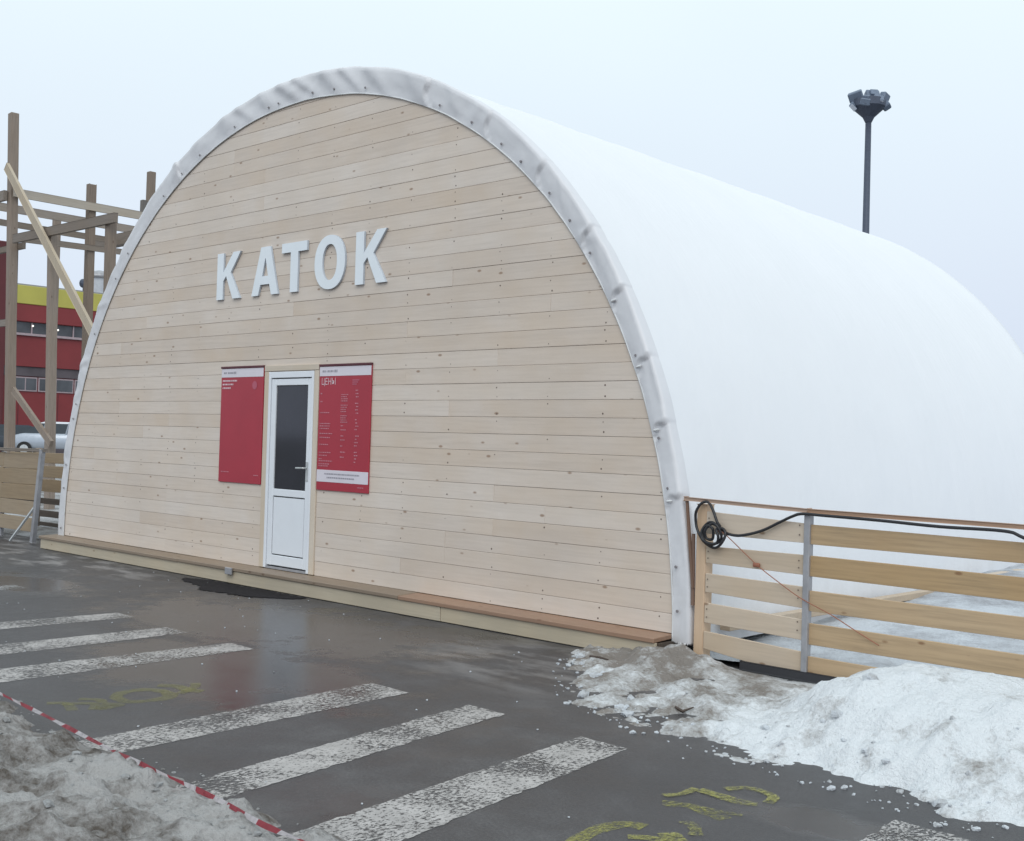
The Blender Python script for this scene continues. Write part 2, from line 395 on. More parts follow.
def yellow_text():
    def stroke(bm, pts, w, z=.002):
        pts = smooth_path([(x, y, z) for x, y in pts], 5); L = []; R = []
        for i, p in enumerate(pts):
            d = (pts[min(i+1,len(pts)-1)]-pts[max(i-1,0)]).normalized(); s = Vector((-d.y, d.x, 0)); ww = w*(1+.35*fbm(p.x*9, p.y*9))/2
            L.append(bm.verts.new(p+s*ww)); R.append(bm.verts.new(p-s*ww))
        for i in range(len(pts)-1): bm.faces.new((L[i], L[i+1], R[i+1], R[i]))
    def letters(sets, mat, labels):
        for st, lab in zip(sets, labels):
            for j, (pts, w) in enumerate(st):
                bm = bmesh.new(); stroke(bm, pts, w, .002+.0008*j); kind(obj('painted_letter_stroke', bm, mat), label=lab)
    A = [([(3.53,-4.22),(3.60,-4.14),(3.79,-4.19)], .07), ([(3.60,-4.16),(3.70,-4.02),(3.84,-4.10)], .06)]
    B = [([(3.54,-4.03),(3.62,-3.95),(3.72,-3.97)], .06), ([(3.74,-3.99),(3.82,-3.93),(3.85,-4.05),(3.78,-4.0)], .07)]
    O = [([(3.62,-3.84),(3.53,-3.74),(3.54,-3.60),(3.66,-3.54),(3.80,-3.58),(3.83,-3.70),(3.78,-3.84),(3.62,-3.84)], .085)]
    I = [([(3.48,-3.48),(3.56,-3.40),(3.70,-3.40),(3.80,-3.36)], .09), ([(3.77,-3.50),(3.66,-3.33),(3.56,-3.26)], .06)]
    letters([A, B, O, I], M['yellow_faint'], ['washed-out yellow painted letter on the asphalt near the barrier tape']*4)
    #R = [([(3.62,-3.20),(3.72,-3.10),(3.70,-3.0),(3.78,-2.93)], .12)]
    C = [([(7.30,-3.92),(7.16,-3.78),(7.10,-3.56),(7.13,-3.40),(7.21,-3.37)], .085), ([(7.24,-3.52),(7.33,-3.46),(7.46,-3.50)], .055),
         ([(7.32,-3.36),(7.42,-3.42),(7.55,-3.50)], .09), ([(7.28,-3.18),(7.36,-3.22),(7.42,-3.30)], .06)]
    D = [([(7.06,-3.04),(7.16,-2.98),(7.28,-3.0),(7.38,-3.02)], .075), ([(7.20,-2.97),(7.30,-2.95),(7.40,-2.92)], .05),
         ([(7.05,-2.74),(7.16,-2.75),(7.28,-2.76),(7.36,-2.73)], .07), ([(7.13,-2.64),(7.20,-2.54),(7.34,-2.57),(7.38,-2.68)], .055),
         ([(7.0,-2.95),(7.04,-2.86),(7.03,-2.74)], .04)]
    letters([C, D], M['yellow_paint'], ['worn yellow painted letter on the asphalt near the white snow pile']*2)
yellow_text()
flat_poly('asphalt_patch', [(-1.35,-.40),(-1.05,-.56),(-.72,-.60),(-.40,-.80),(-.05,-.74),(.35,-.70),(.62,-.50),(.72,-.44),(.74,-.28),(-1.0,-.28)], M['patch'], .006, 'black wet patch on the asphalt below the door', .05)

# ---------------------------------------------------------------- the hangar
A_I, Z_I, H_I, E_I = 4.937, .12, 4.965, 2.05      # inner edge of the fabric band
A_O, H_O = 5.077, 5.217                           # outer edge
def xin(z, A, H):
    t = (z-Z_I)/H
    if t >= 1: return 0
    if t <= 0: return A
    return A*(1-t**E_I)**(1/E_I)
def arch_pt(th, A, H):
    c, s = math.cos(th), math.sin(th)
    return (A*math.copysign(abs(c)**(2/E_I), c), Z_I+H*abs(s)**(2/E_I))

HG = thing('rink_hangar', 'large white arched tarpaulin rink hangar with a pale plank front wall and white door', 'hangar')
def cladding():
    z = .185; pitch = .1475; studs = [-4.8+.6*i for i in range(17)]; row = 0; nails = []
    while z < 5.13:
        z1 = min(z+pitch, 5.14); xa = xin(z+.0, A_I+.09, H_I+.09); xb = xin(z1, A_I+.09, H_I+.09)
        if xa < .25: break
        def ext(side, zz):   # x limit of the arch at height zz
            return side*xin(zz, A_I+.09, H_I+.09)
        cuts = []
        nj = random.choice((0,1,1,2)) if xa > 3.6 else random.choice((0,1))
        tries = 0
        while len(cuts) < nj and tries < 40:
            c = random.choice(studs); tries += 1
            if abs(c) < xa-.7 and all(abs(c-q) > 1.7 for q in cuts) and not (z < 2.4 and -1.3 < c < 1.35): cuts.append(c)
        segs = []; lim = sorted([-99]+cuts+[99])
        for a, b in zip(lim, lim[1:]):
            if z1 < 2.36 and a < -.46 and b > .49: segs += [(a, -.462), (.492, b)]
            elif z < 2.33 < z1 and a < -.46 and b > .49: segs += [(a, b)]
            else: segs.append((a, b))
        for a, b in segs:
            y0 = -.022-random.random()*.0035; g = .0012
            l0 = ext(-1, z) if a == -99 else a+g*.5; l1 = ext(-1, z1) if a == -99 else a+g*.5
            r0 = ext(1, z) if b == 99 else b-g*.5; r1 = ext(1, z1) if b == 99 else b-g*.5
            zb, zt = z+g, z1-g
            if z < 2.33 < z1:   # notched board over the door head
                pts = [(l0, zb), (-.462, zb), (-.462, 2.335), (.492, 2.335), (.492, zb), (r0, zb), (r1, zt), (l1, zt)] if zb < 2.33 else [(l0, zb), (r0, zb), (r1, zt), (l1, zt)]
            else: pts = [(l0, zb), (r0, zb), (r1, zt), (l1, zt)]
            if r0-l0 < .05 or r1-l1 < .0: continue
            bm = bmesh.new()
            # chamfered lower and upper edges: a front face smaller than the body
            prism(bm, pts, y0, 0.0)
            es = [e for e in bm.edges if all(abs(v.co.y-y0) < 1e-5 for v in e.verts)]
            bmesh.ops.bevel(bm, geom=es, offset=.0018, segments=1, affect='EDGES')
            obj('board', bm, M['clad'], HG)
            for s in studs:
                if l0+.05 < s < r0-.05 and l1 < s < r1:
                    for dz in (.03, .112):
                        if random.random() < .42: nails.append((s+random.uniform(-.012,.012), y0-.001, z+dz+random.uniform(-.006,.006)))
        z = z1; row += 1
    bm = bmesh.new()
    for x, y, zz in nails:
        r = .0065*random.uniform(.5, 1.35); c = bm.verts.new((x, y-.002, zz)); ring = [bm.verts.new((x+r*math.cos(k*PI/3), y, zz+r*math.sin(k*PI/3))) for k in range(6)]
        for k in range(6): bm.faces.new((c, ring[k], ring[(k+1) % 6]))
    kind(obj('nail_heads', bm, M['nail'], HG), 'stuff')
    # sheathing behind the boards (closed arch slab with the door opening)
    bm = bmesh.new(); pts = [(-.462, .1), (-.462, 2.332), (.492, 2.332), (.492, .1)]
    P = [arch_pt(PI*k/60, A_I+.08, H_I+.08) for k in range(61)]
    left = [(.492,.1)]+[(A_I+.08,.1)]+P+[(-A_I-.08,.1), (-.462,.1), (-.462,2.332), (.492,2.332)]
    prism(bm, left, .001, .05); obj('sheathing', bm, M['backing'], HG)
cladding()

def skirting():
    # ledge board, front boards below it
    for i, (a, b) in enumerate([(-5.18, -1.72), (-1.715, 2.05), (2.055, 4.93)]):
        bm = bmesh.new(); box(bm, a, b, -.262, -.001, .135, .170)
        for v in bm.verts:
            if v.co.y > -.1: v.co.z += .012
            v.co.z += .003*(i % 2)
        bmesh.ops.bevel(bm, geom=bm.edges[:], offset=.004, segments=1, affect='EDGES')
        obj('ledge_board', bm, M['sill_top'] if i == 2 else M['ledge'], HG)
    for i, (a, b) in enumerate([(-5.16, -.72), (-.715, 2.6), (2.605, 4.93)]):
        boxo('skirting_board', a, b, -.242-.003*(i % 2), -.215, .006, .134, M['sill_face'], HG, .003)
    boxo('steel_bracket', -.72, -.60, -.287, -.265, .10, .172, M['metal'], HG, .004)
    boxo('foundation_beam', -5.0, 4.95, -.21, .05, .003, .13, M['dark_wood'], HG)
M['ledge'] = mat_wood('weathered_ledge_board', (.27, .205, .15), 0, .08, True, .3, .5, .6)
skirting()

TUCKS = (.205, .315, .42, .54, .66, .82, .985, 1.17, 2.04)
def tarpaulin():
    NT_, NY = 150, 64; L = 9.15
    folds = []; tucks = []
    rr = random.Random(3)
    for t in TUCKS: tucks.append((t, rr.uniform(.8, 1.2)))
    for t, a, d, sl in ((1.32,.05,.9,.9),(1.40,.035,.7,1.1),(1.47,.05,1.0,.8),(1.545,.03,.7,1.2),(1.60,.045,1.1,1.0),(1.68,.05,.8,.7),(1.76,.03,.6,.9),(1.83,.06,.9,.4),(1.95,.05,.5,.3),(2.06,.04,.6,-.3),(2.2,.07,.5,-.5),(2.36,.05,.6,-.4),(2.55,.06,.45,-.6),(2.72,.05,.5,-.3),(2.9,.06,.4,.3),(1.2,.06,.5,.6),(1.08,.05,.35,.5)):
        folds.append((t, a, d, sl))
    for k in range(22):
        t = rr.uniform(.5, 3.0); folds.append((t, rr.uniform(.012, .03), rr.uniform(.12, .3), rr.uniform(-.9, .9)))
    def foldval(t, s):
        v = 0
        for f, a, d, sl in folds:
            u = (t-(f+sl*.07*(s-.5)))/(a*.5)
            if abs(u) < 4: v += -d*math.exp(-u*u)+.35*d*math.exp(-((u-1.6)**2))
        return v
    def tuckval(t, s):      # cloth above laps over the cloth below: sharp step, slow run-out
        v = 0
        for f, d in tucks:
            u = t-(f+.035*(s-.5)+.012*math.sin(s*5))
            if -.004 < u < .0: v += d*(1+u/.004)
            elif 0 <= u < .16: v += d*math.exp(-u/.045)
            elif -.05 < u <= -.004: v -= .25*d*math.exp((u+.004)/.014)
        return v
    # ---- long skin
    bm = bmesh.new(); rings = []
    ys = [.03+L*(j/NY) for j in range(NY+1)]
    for j, y in enumerate(ys):
        f = min(1, y/9.15); A = A_O+(4.93-A_O)*f; H = H_O+(5.06-H_O)*f
        rib = .012*math.exp(-(((y % 1.52)-.76)/.06)**2) - .02*math.cos(2*PI*((y-.76)/1.52))*.35
        rnd = 0
        if y > L-.12: rnd = -.10*((y-(L-.12))/.15)**2
        row = [bm.verts.new((A+rib*.4+rnd, y, .10))]
        for i in range(NT_+1):
            t = PI*i/NT_; k = rib+rnd+.012*fbm(t*2.4, y*.35, 1.7)
            if y < .35: k += .004*foldval(t, 1)*(1-y/.35)
            x, z = arch_pt(t, A+k, H+k); row.append(bm.verts.new((x, y, z)))
        row.append(bm.verts.new((-(A+rib*.4+rnd), y, .10))); rings.append(row)
    for a, b in zip(rings, rings[1:]):
        for i in range(len(a)-1): bm.faces.new((a[i], a[i+1], b[i+1], b[i]))
    bm.faces.new(rings[-1])            # back wall
    o = obj('tarpaulin', bm, M['tarp'], HG, True)
    # ---- front band folded over the arch
    bm = bmesh.new(); NT2 = 1500; prof = 9; rows = []
    for i in range(NT2+1):
        t = PI*i/NT2; row = []
        for q in range(prof+1):
            s = q/prof
            # 0..1: inner edge -> outer edge (front face) then round the corner to y=.06
            if s <= .8:
                u = s/.8; A = A_I+(A_O+.012-A_I)*u; H = H_I+(H_O+.012-H_I)*u; y = -.034-.010*math.sin(u*PI*.5)
            else:
                u = (s-.8)/.2; A = A_O+.012+.010*math.sin(u*PI); H = H_O+.012+.010*math.sin(u*PI); y = -.044+.12*u*u
            fv = foldval(t, min(1, s/.8)); w = math.sin(min(1, s/.8)*PI*.5)
            A += .006*fbm(t*9, 0, 2)*(1 if s > .2 else .4)+.004*fv*(s > .3)+.005*tuckval(t,.9)*max(0,s-.3); H += .006*fbm(t*9, 0, 2)+.004*fv*(s > .3)+.005*tuckval(t,.9)*max(0,s-.3)
            y += .026*fv*(.25+.75*w) + .006*fbm(t*16, s*3, 4) - .028*tuckval(t, min(1, s/.8))*(.35+.65*w)*(1 if s < .8 else max(0, 1-(s-.8)/.2))
            if s > .95: y = max(y, .05)
            x, z = arch_pt(t, A, H); row.append(bm.verts.new((x, min(y, .07) if s > .9 else min(y, -.026), z)))
        rows.append(row)
    def leg(side, row):
        out = []
        for q, v in enumerate(row): out.append(bm.verts.new((v.co.x, v.co.y, .135 if side > 0 else .19)))
        return out
    rows = [leg(1, rows[0])]+rows+[leg(-1, rows[-1])]
    # drop legs above their arch start
    for a, b in zip(rows, rows[1:]):
        for q in range(prof): bm.faces.new((a[q], a[q+1], b[q+1], b[q]))
    obj('edge_band', bm, M['flap'], HG, True)
    # hem rope along the inner edge
    bm = bmesh.new(); pts = []
    for i in range(361):
        t = PI*i/360; x, z = arch_pt(t, A_I+.004*fbm(t*12, 5), H_I+.004*fbm(t*12, 5)); pts.append((x, -.036, z))
    tube(bm, pts, .0065, 6); obj('hem_rope', bm, M['hem'], HG, True)
    gm = None
    for i in range(38):
        if random.random() < .12: continue
        t = .05+i*(PI-.1)/37+random.uniform(-.025,.025); x, z = arch_pt(t, A_I+.055, H_I+.055)
        if gm is None:
            gm = bpy.data.meshes.new('grommet'); b = disc_mesh(.0125, .008); b.to_mesh(gm); b.free(); gm.materials.append(M['grommet'])
        g = link('grommet', gm, None, HG); g.location = (x, -.056, z)
    # clamps with a pinched tuck of cloth on the right leg and round the arch
    for t in TUCKS[:4]:
        x, z = arch_pt(t, A_I+.05, H_I+.05); bm = bmesh.new()
        bmesh.ops.create_uvsphere(bm, u_segments=10, v_segments=6, radius=.02)
        for v in bm.verts: v.co = Vector((v.co.x*1.6, v.co.y*.45, v.co.z*.5))
        g = obj('tie_knot', bm, M['hem'], HG, True); g.location = (x, -.055, z); g.rotation_euler = (0, -t*.6, 0)
    # timber and bright skirt along the right-hand foot of the hangar
    boxo('foot_plank', 5.10, 5.19, .35, 4.6, .20, .262, M['fence_pale'], HG, .004)
    boxo('foot_plank', 5.09, 5.18, 4.62, 9.2, .26, .325, M['fence_pale'], HG, .004)
M['hem'] = mat_plain('pale_hem_rope', (.66, .67, .68), .6)
tarpaulin()

def door():
    D = boxo('door', -.375, -.335, -.045, .035, .192, 2.262, M['white_pvc'], HG, .004)     # hinge-side jamb carries the rest
    D['label'] = 'white plastic door with dark glass above a white panel'
    boxo('door_jamb', .374, .410, -.045, .035, .192, 2.262, M['white_pvc'], D, .004)
    boxo('door_head', -.333, .372, -.044, .035, 2.196, 2.261, M['white_pvc'], D, .004)
    boxo('threshold', -.333, .372, -.04, .03, .188, .212, M['metal'], D, .002)
    boxo('gasket', -.334, .373, -.012, .03, .213, 2.194, M['gasket'], D)
    f = lambda n, a, b, z0, z1, y=-.036: boxo(n, a, b, y, -.014, z0, z1, M['white_pvc'], D, .004)
    f('stile', -.326, -.248, .226, 2.186); f('stile', .308, .366, .226, 2.186)
    f('top_rail', -.246, .306, 2.117, 2.185); f('middle_rail', -.246, .306, .955, 1.030); f('bottom_rail', -.246, .306, .228, .335)
    boxo('glass_pane', -.240, .300, -.024, -.015, 1.036, 2.111, M['glass'], D)
    boxo('lower_panel', -.235, .295, -.031, -.015, .347, .943, M['white_pvc'], D, .003)
    bm = bmesh.new(); box(bm, .325, .352, -.046, -.037, 1.13, 1.33, .003); tube(bm, [(.338, -.047, 1.265), (.338, -.085, 1.265), (.335, -.09, 1.265), (.215, -.09, 1.262)], .009, 8)
    obj('handle', bm, M['metal_pale'], D)
    boxo('door_casing', -.458, -.378, -.040, .02, .19, 2.266, M['casing'], HG, .003)
    boxo('door_casing', .413, .488, -.040, .02, .19, 2.266, M['casing'], HG, .003)
    boxo('door_casing', -.458, .488, -.043, .02, 2.269, 2.328, M['casing_x'], HG, .003)
M['casing_x'] = mat_wood('spruce_head_casing', (.60, .52, .43), 0, .05, False, .12)
door()

# ---------------------------------------------------------------- sign letters
def sign():
    T = thing('letter_sign', 'big white raised letters КАТОК on the plank wall above the door', 'sign', (0, -.05, 3.1))
    T['label'] = 'big white raised letters spelling КАТОК on the plank wall above the door'
    z0, z1 = 3.09, 3.61
    def K(x0, x1):
        w = .125; m = (z0+z1)/2
        return [[(x0, z0), (x0+w, z0), (x0+w, m-.055), (x0+w+.055, m+.0), (x1-.145, z0), (x1, z0), (x0+w+.145, m+.035), (x1-.01, z1), (x1-.15, z1), (x0+w, m+.045), (x0+w, z1), (x0, z1)]]
    def A(x0, x1):
        c = (x0+x1)/2
        return 'A', (x0, x1, c)
    def emit(polys, hole=None):
        bm = bmesh.new()
        for pts in polys: prism(bm, pts, -.050, -.027)
        for f in bm.faces: f.material_index = 0 if abs(f.normal.y) > .5 else 1
        bm.normal_update()
        for f in bm.faces: f.material_index = 0 if abs(f.normal.y) > .5 else 1
        obj('letter', bm, [M['letter'], M['letter_side']], T)
    def strip(outer, inner):
        bm = bmesh.new(); n = len(outer); V = []
        for ring in (outer, inner):
            V.append([bm.verts.new((x, -.050, z)) for x, z in ring]); V.append([bm.verts.new((x, -.027, z)) for x, z in ring])
        of, ob, inf, ib = V
        for i in range(n):
            j = (i+1) % n
            bm.faces.new((of[i], of[j], inf[j], inf[i])); bm.faces.new((ob[i], ib[i], ib[j], ob[j]))
            bm.faces.new((of[i], ob[i], ob[j], of[j])); bm.faces.new((inf[i], inf[j], ib[j], ib[i]))
        bm.normal_update()
        for f in bm.faces: f.material_index = 0 if abs(f.normal.y) > .5 else 1
        obj('letter', bm, [M['letter'], M['letter_side']], T)
    emit(K(-1.43, -.965))
    # A: outline with a counter, joined as one mesh
    x0, x1, c = -.745, -.255, -.50
    bm = bmesh.new()
    prism(bm, [(x0, z0), (x0+.125, z0), (x0+.163, z0+.115), (x1-.163, z0+.115), (x1-.125, z0), (x1, z0), (c+.085, z1), (c-.085, z1), (x0+.19, z0+.205), (x0+.192, z0+.205), (c, z1-.12), (x1-.192, z0+.205), (x0+.19, z0+.205)][:8], -.050, -.027)
    bm.free()
    out = [(x0, z0), (x0+.125, z0), (x0+.163, z0+.115), (x1-.163, z0+.115), (x1-.125, z0), (x1, z0), (c+.085, z1), (c-.085, z1)]
    inn = [(x0+.192, z0+.205), (x0+.192, z0+.205+.0005), (x0+.193, z0+.206), (x1-.193, z0+.205), (x1-.192, z0+.206), (x1-.191, z0+.207), (c+.004, z1-.125), (c-.004, z1-.125)]
    strip(out, inn)
    emit([[(-.045, z0), (.085, z0), (.085, z1-.10), (.235, z1-.10), (.235, z1), (-.205, z1), (-.205, z1-.10), (-.045, z1-.10)]])
    cx, cz = .617, 3.353; n = 36
    el = lambda a, b: [(cx+a*math.copysign(abs(math.cos(t))**.92, math.cos(t)), cz+b*math.copysign(abs(math.sin(t))**.92, math.sin(t))) for t in [2*PI*i/n for i in range(n)]]
    strip(el(.248, .275), el(.118, .182))
    emit(K(1.03, 1.50))
sign()

# ---------------------------------------------------------------- posters
def text_mesh(s, size):
    cu = bpy.data.curves.new('text', 'FONT'); cu.body = s; cu.size = size; cu.resolution_u = 2
    o = bpy.data.objects.new('text', cu); COL.objects.link(o)
    dg = bpy.context.evaluated_depsgraph_get(); me = bpy.data.meshes.new_from_object(o.evaluated_get(dg))
    bpy.data.objects.remove(o); return me
M['poster'] = mat_plain('crimson_poster_print', (.39, .026, .046), .4, 0, .06, 3)
M['poster_edge'] = mat_plain('poster_dark_edge', (.10, .02, .03), .5)
M['poster_white'] = mat_plain('poster_white_band', (.70, .66, .72), .45, 0, .03)
M['print_pale'] = mat_plain('poster_pale_print', (.55, .22, .27), .5)
M['print_light'] = mat_plain('poster_light_print', (.75, .55, .60), .5)
M['print_grey'] = mat_plain('poster_grey_print', (.35, .33, .38), .5)
def poster(x0, x1, z0, z1, label, kind_):
    P = thing('poster', label, 'poster', ((x0+x1)/2, -.03, z0), 'posters either side of the door')
    boxo('board_sheet', x0, x1, -.040, -.0265, z0, z1, M['poster'], P, .002)
    boxo('top_lip', x0-.004, x1+.004, -.050, -.0265, z1+.001, z1+.022, M['poster_edge'], P, .002)
    boxo('white_header', x0+.004, x1-.004, -.042, -.0405, z1-.098, z1-.004, M['poster_white'], P)
    def dashes(name, rows, mat, y=-.0425):
        bm = bmesh.new()
        for x, z, L, h in rows:
            u = x
            while u < x+L-.004:
                w = random.uniform(.008, .034); w = min(w, x+L-u)
                bm.faces.new([bm.verts.new(p) for p in ((u, y, z), (u+w, y, z), (u+w, y, z+h), (u, y, z+h))]); u += w+.006
        kind(obj(name, bm, mat, P), 'stuff')
    dashes('header_print', [(x0+.05, z1-.06, .06, .02), (x0+.13, z1-.06, .10, .02), (x0+.24, z1-.062, .05, .026)], M['print_grey'], -.0435)
    if kind_ == 'L':
        dashes('title_print', [(x0+.03, z1-.145, .28, .017), (x0+.03, z1-.185, .21, .017), (x0+.03, z1-.225, .16, .017)], M['print_light'])
        dashes('foot_print', [(x0+.05, z0+.11, .16, .008), (x1-.13, z0+.09, .09, .008)], M['print_pale'])
        bm = bmesh.new(); bmesh.ops.create_circle(bm, cap_ends=True, segments=20, radius=.045)
        for v in bm.verts: v.co = Vector((x1-.16+v.co.x, -.0425, z1-.19+v.co.y))
        obj('round_emblem', bm, M['emb'], P)
    else:
        me = text_mesh('ЦЕНЫ', .085)
        o = link('heading', me, M['print_light'], P)
        for v in me.vertices: v.co = Vector((x0+.035+v.co.x*.95, -.0425, z1-.185+v.co.y*1.1))
        rows = []
        zz = z1-.27
        for z in (.28, .36): rows.append((x0+.03, z1-z, .035, .012))
        for z, L in ((.47,.16),(.58,.17),(.605,.16),(.63,.15),(.68,.21),(.72,.17),(.79,.15),(.87,.19),(.90,.13),(.935,.05),(.955,.22),(.985,.18),(1.005,.16),(1.04,.21),(1.065,.12),(1.085,.17)):
            if z < 1.04: rows.append((x0+.03, z1-z, L, .009))
        for i, z in enumerate([.29+.021*k for k in range(14)]):
            if i % 5 != 4: rows.append((x0+.36, z1-z, random.uniform(.08, .12), .008))
        for z in (.60,.64,.70,.74,.80,.86,.91): rows.append((x0+.37, z1-z, random.uniform(.03, .09), .009))
        for k in range(24):
            z = .25+.032*k
            if k % 5 != 3: rows.append((x0+.58+random.uniform(0,.02), z1-z, random.uniform(.025, .06), .010))
        dashes('price_print', rows, M['print_pale'])
        bm = bmesh.new()
        for a in range(3):
            z = z1-.15-.02*a; bm.faces.new([bm.verts.new(p) for p in ((x0+.53, -.0425, z), (x0+.64-.02*a, -.0425, z), (x0+.64-.02*a, -.0425, z+.012), (x0+.53, -.0425, z+.012))])
        obj('round_emblem', bm, M['emb'], P)
        boxo('white_footer', x0+.004, x1-.004, -.042, -.0405, z0+.085, z0+.205, M['poster_white'], P)
        dashes('footer_print', [(x0+.13, z0+.160, .55, .014), (x0+.17, z0+.123, .44, .014)], M['print_grey'], -.0435)
        dashes('foot_print', [(x1-.16, z0+.045, .09, .008)], M['print_pale'])
M['emb'] = mat_plain('poster_faint_emblem', (.45, .10, .15), .5)
poster(-1.285, -.475, 1.06, 2.315, 'plain crimson poster with a white header left of the door', 'L')
poster(.502, 1.32, 1.055, 2.300, 'crimson price list poster with a white footer band right of the door', 'R')

# ---------------------------------------------------------------- right fence
def nail_pair(o): pass
def fence_right():
    F = thing('slat_fence', 'wooden slat fence with grey steel post right of the hangar, behind the snow', 'fence', (5.1, -.02, 0), 'slat fences beside the hangar')
    bz = [((.96,1.125),(.955,1.09)), ((.745,.868),(.735,.872)), ((.53,.668),(.505,.652)), ((.305,.452),(.285,.425)), ((.115,.243),(.02,.205))]
    for (a0, a1), (b0, b1) in bz:
        bm = bmesh.new(); y = -.012+random.uniform(-.003,.003); prism(bm, [(5.215, a0), (6.026, b0), (6.026, b1), (5.215, a1)], y-.022, y+.0)
        bmesh.ops.bevel(bm, geom=bm.edges[:], offset=.003, segments=1, affect='EDGES')
        obj('slat', bm, M['fence_pale'], F)
    b2 = [(.95,1.086,.95,1.07), (.73,.872,.712,.86), (.492,.632,.488,.622), (.262,.408,.258,.392), (.05,.182,.04,.17)]
    for (a0, a1, c0, c1) in b2:
        for xs, xe in ((6.075, 9.02), (9.03, 12.2)):
            t0 = 0; bm = bmesh.new(); y = -.014+random.uniform(-.003,.003)
            k = (xe-6.075)/1.43 if xs < 7 else 2.1; ks = 0 if xs < 7 else 2.06
            L = lambda p, q, t: p+(q-p)*min(t, 1.3)
            prism(bm, [(xs, L(a0,c0,ks)), (xe, L(a0,c0,k)), (xe, L(a1,c1,k)), (xs, L(a1,c1,ks))], y-.022, y)
            bmesh.ops.bevel(bm, geom=bm.edges[:], offset=.003, segments=1, affect='EDGES')
            obj('slat', bm, M['fence_yellow'], F)
    baro('wooden_post', (5.165, .02, .02), (5.17, .02, 1.175), .085, .105, M['post_pale'], F, (0,1,0))
    baro('steel_post', (6.055, -.030, .03), (6.055, -.030, 1.165), .045, .058, M['metal'], F, (0,1,0), .004)
    baro('wooden_post', (9.025, .05, .02), (9.025, .05, 1.14), .1, .06, M['post_pale'], F, (0,1,0))
    baro('side_stick', (5.045, -.045, 1.19), (5.115, -.04, .55), .016, .016, M['stick'], F, (0,1,0), .002)
    baro('side_stick', (5.10, -.03, .95), (5.11, -.03, .42), .022, .02, M['stick'], F, (0,1,0), .002)
    baro('top_rail', (5.03, -.035, 1.208), (6.06, -.035, 1.180), .05, .026, M['rail'], F)
    baro('top_rail', (6.062, -.035, 1.179), (9.0, -.035, 1.163), .05, .028, M['rail'], F)
    baro('top_rail', (9.002, -.035, 1.163), (12.2, -.035, 1.15), .05, .028, M['rail'], F)
    # dark rubber strip along the foot
    bm = bmesh.new(); bar(bm, (5.55, -.05, .045), (6.75, -.05, .045), .02, .06, (0,0,1), .004); obj('foot_strip', bm, M['gasket'], F)
    bm = bmesh.new()
    for x in (5.24, 5.99, 6.11):
        for (a0, a1), (b0, b1) in bz[:4]:
            if x > 6.03: continue
            for dz in (.3, .7):
                z = a0+(a1-a0)*dz; y = -.0395; r = .006
                bm.faces.new([bm.verts.new((x+r*math.cos(k*PI/3), y, z+r*math.sin(k*PI/3))) for k in range(6)])
    kind(obj('nail_heads', bm, M['nail'], F), 'stuff')
    # power cable: coil hung on the fence, then along the rail
    pts = [(5.36,1.02),(5.335,1.06),(5.29,1.14),(5.24,1.195),(5.19,1.18),(5.15,1.12),(5.137,1.06),(5.15,1.0),(5.19,.945),(5.235,.895),(5.29,.865),(5.35,.875),(5.40,.92),(5.415,.975),(5.385,1.01),(5.34,1.0),
           (5.36,.95),(5.34,.905),(5.28,.885),(5.225,.915),(5.208,.965),(5.23,1.02),(5.28,1.05),(5.34,1.035),(5.375,.98),(5.37,.925),(5.32,.895),(5.25,.905),(5.215,.95),(5.225,1.0),(5.265,1.025),(5.31,1.0),(5.30,.93),(5.25,.93),(5.245,.985),(5.30,1.04),(5.37,1.0),(5.43,.975),(5.54,.972),(5.70,1.016),(5.84,1.085),(5.95,1.135),(6.03,1.158)]
    P = []
    for i, (x, z) in enumerate(pts): P.append((x, -.068-.010*math.sin(i*1.7)-(.016 if 10 < i < 36 else 0), z))
    P += [(6.2, -.072, 1.156), (6.6, -.074, 1.150), (7.0, -.074, 1.138), (7.4, -.075, 1.140), (7.52, -.080, 1.11), (7.75, -.080, 1.02), (8.1, -.08, .98), (8.6, -.08, 1.05), (9.0, -.075, 1.14), (12.1, -.07, 1.13)]
    bm = bmesh.new(); tube(bm, smooth_path(P, 6), .0105, 8)
    tag(obj('power_cable', bm, M['cable'], smooth=True), 'black rubber cable coiled over the fence end and run along the rail', 'cable')
    bm = bmesh.new(); tube(bm, smooth_path([(5.35,-.085,.99),(5.415,-.075,.965),(5.655,-.05,.777),(5.84,-.055,.67),(6.028,-.068,.577),(6.25,-.055,.49),(6.457,-.05,.393),(6.6,-.05,.33)], 5), .0035, 6)
    box(bm, 5.63, 5.685, -.056, -.040, .755, .785, .004)
    tag(obj('thin_wire', bm, M['wire'], smooth=True), 'thin reddish wire running down across the pale slats', 'wire')
fence_right()

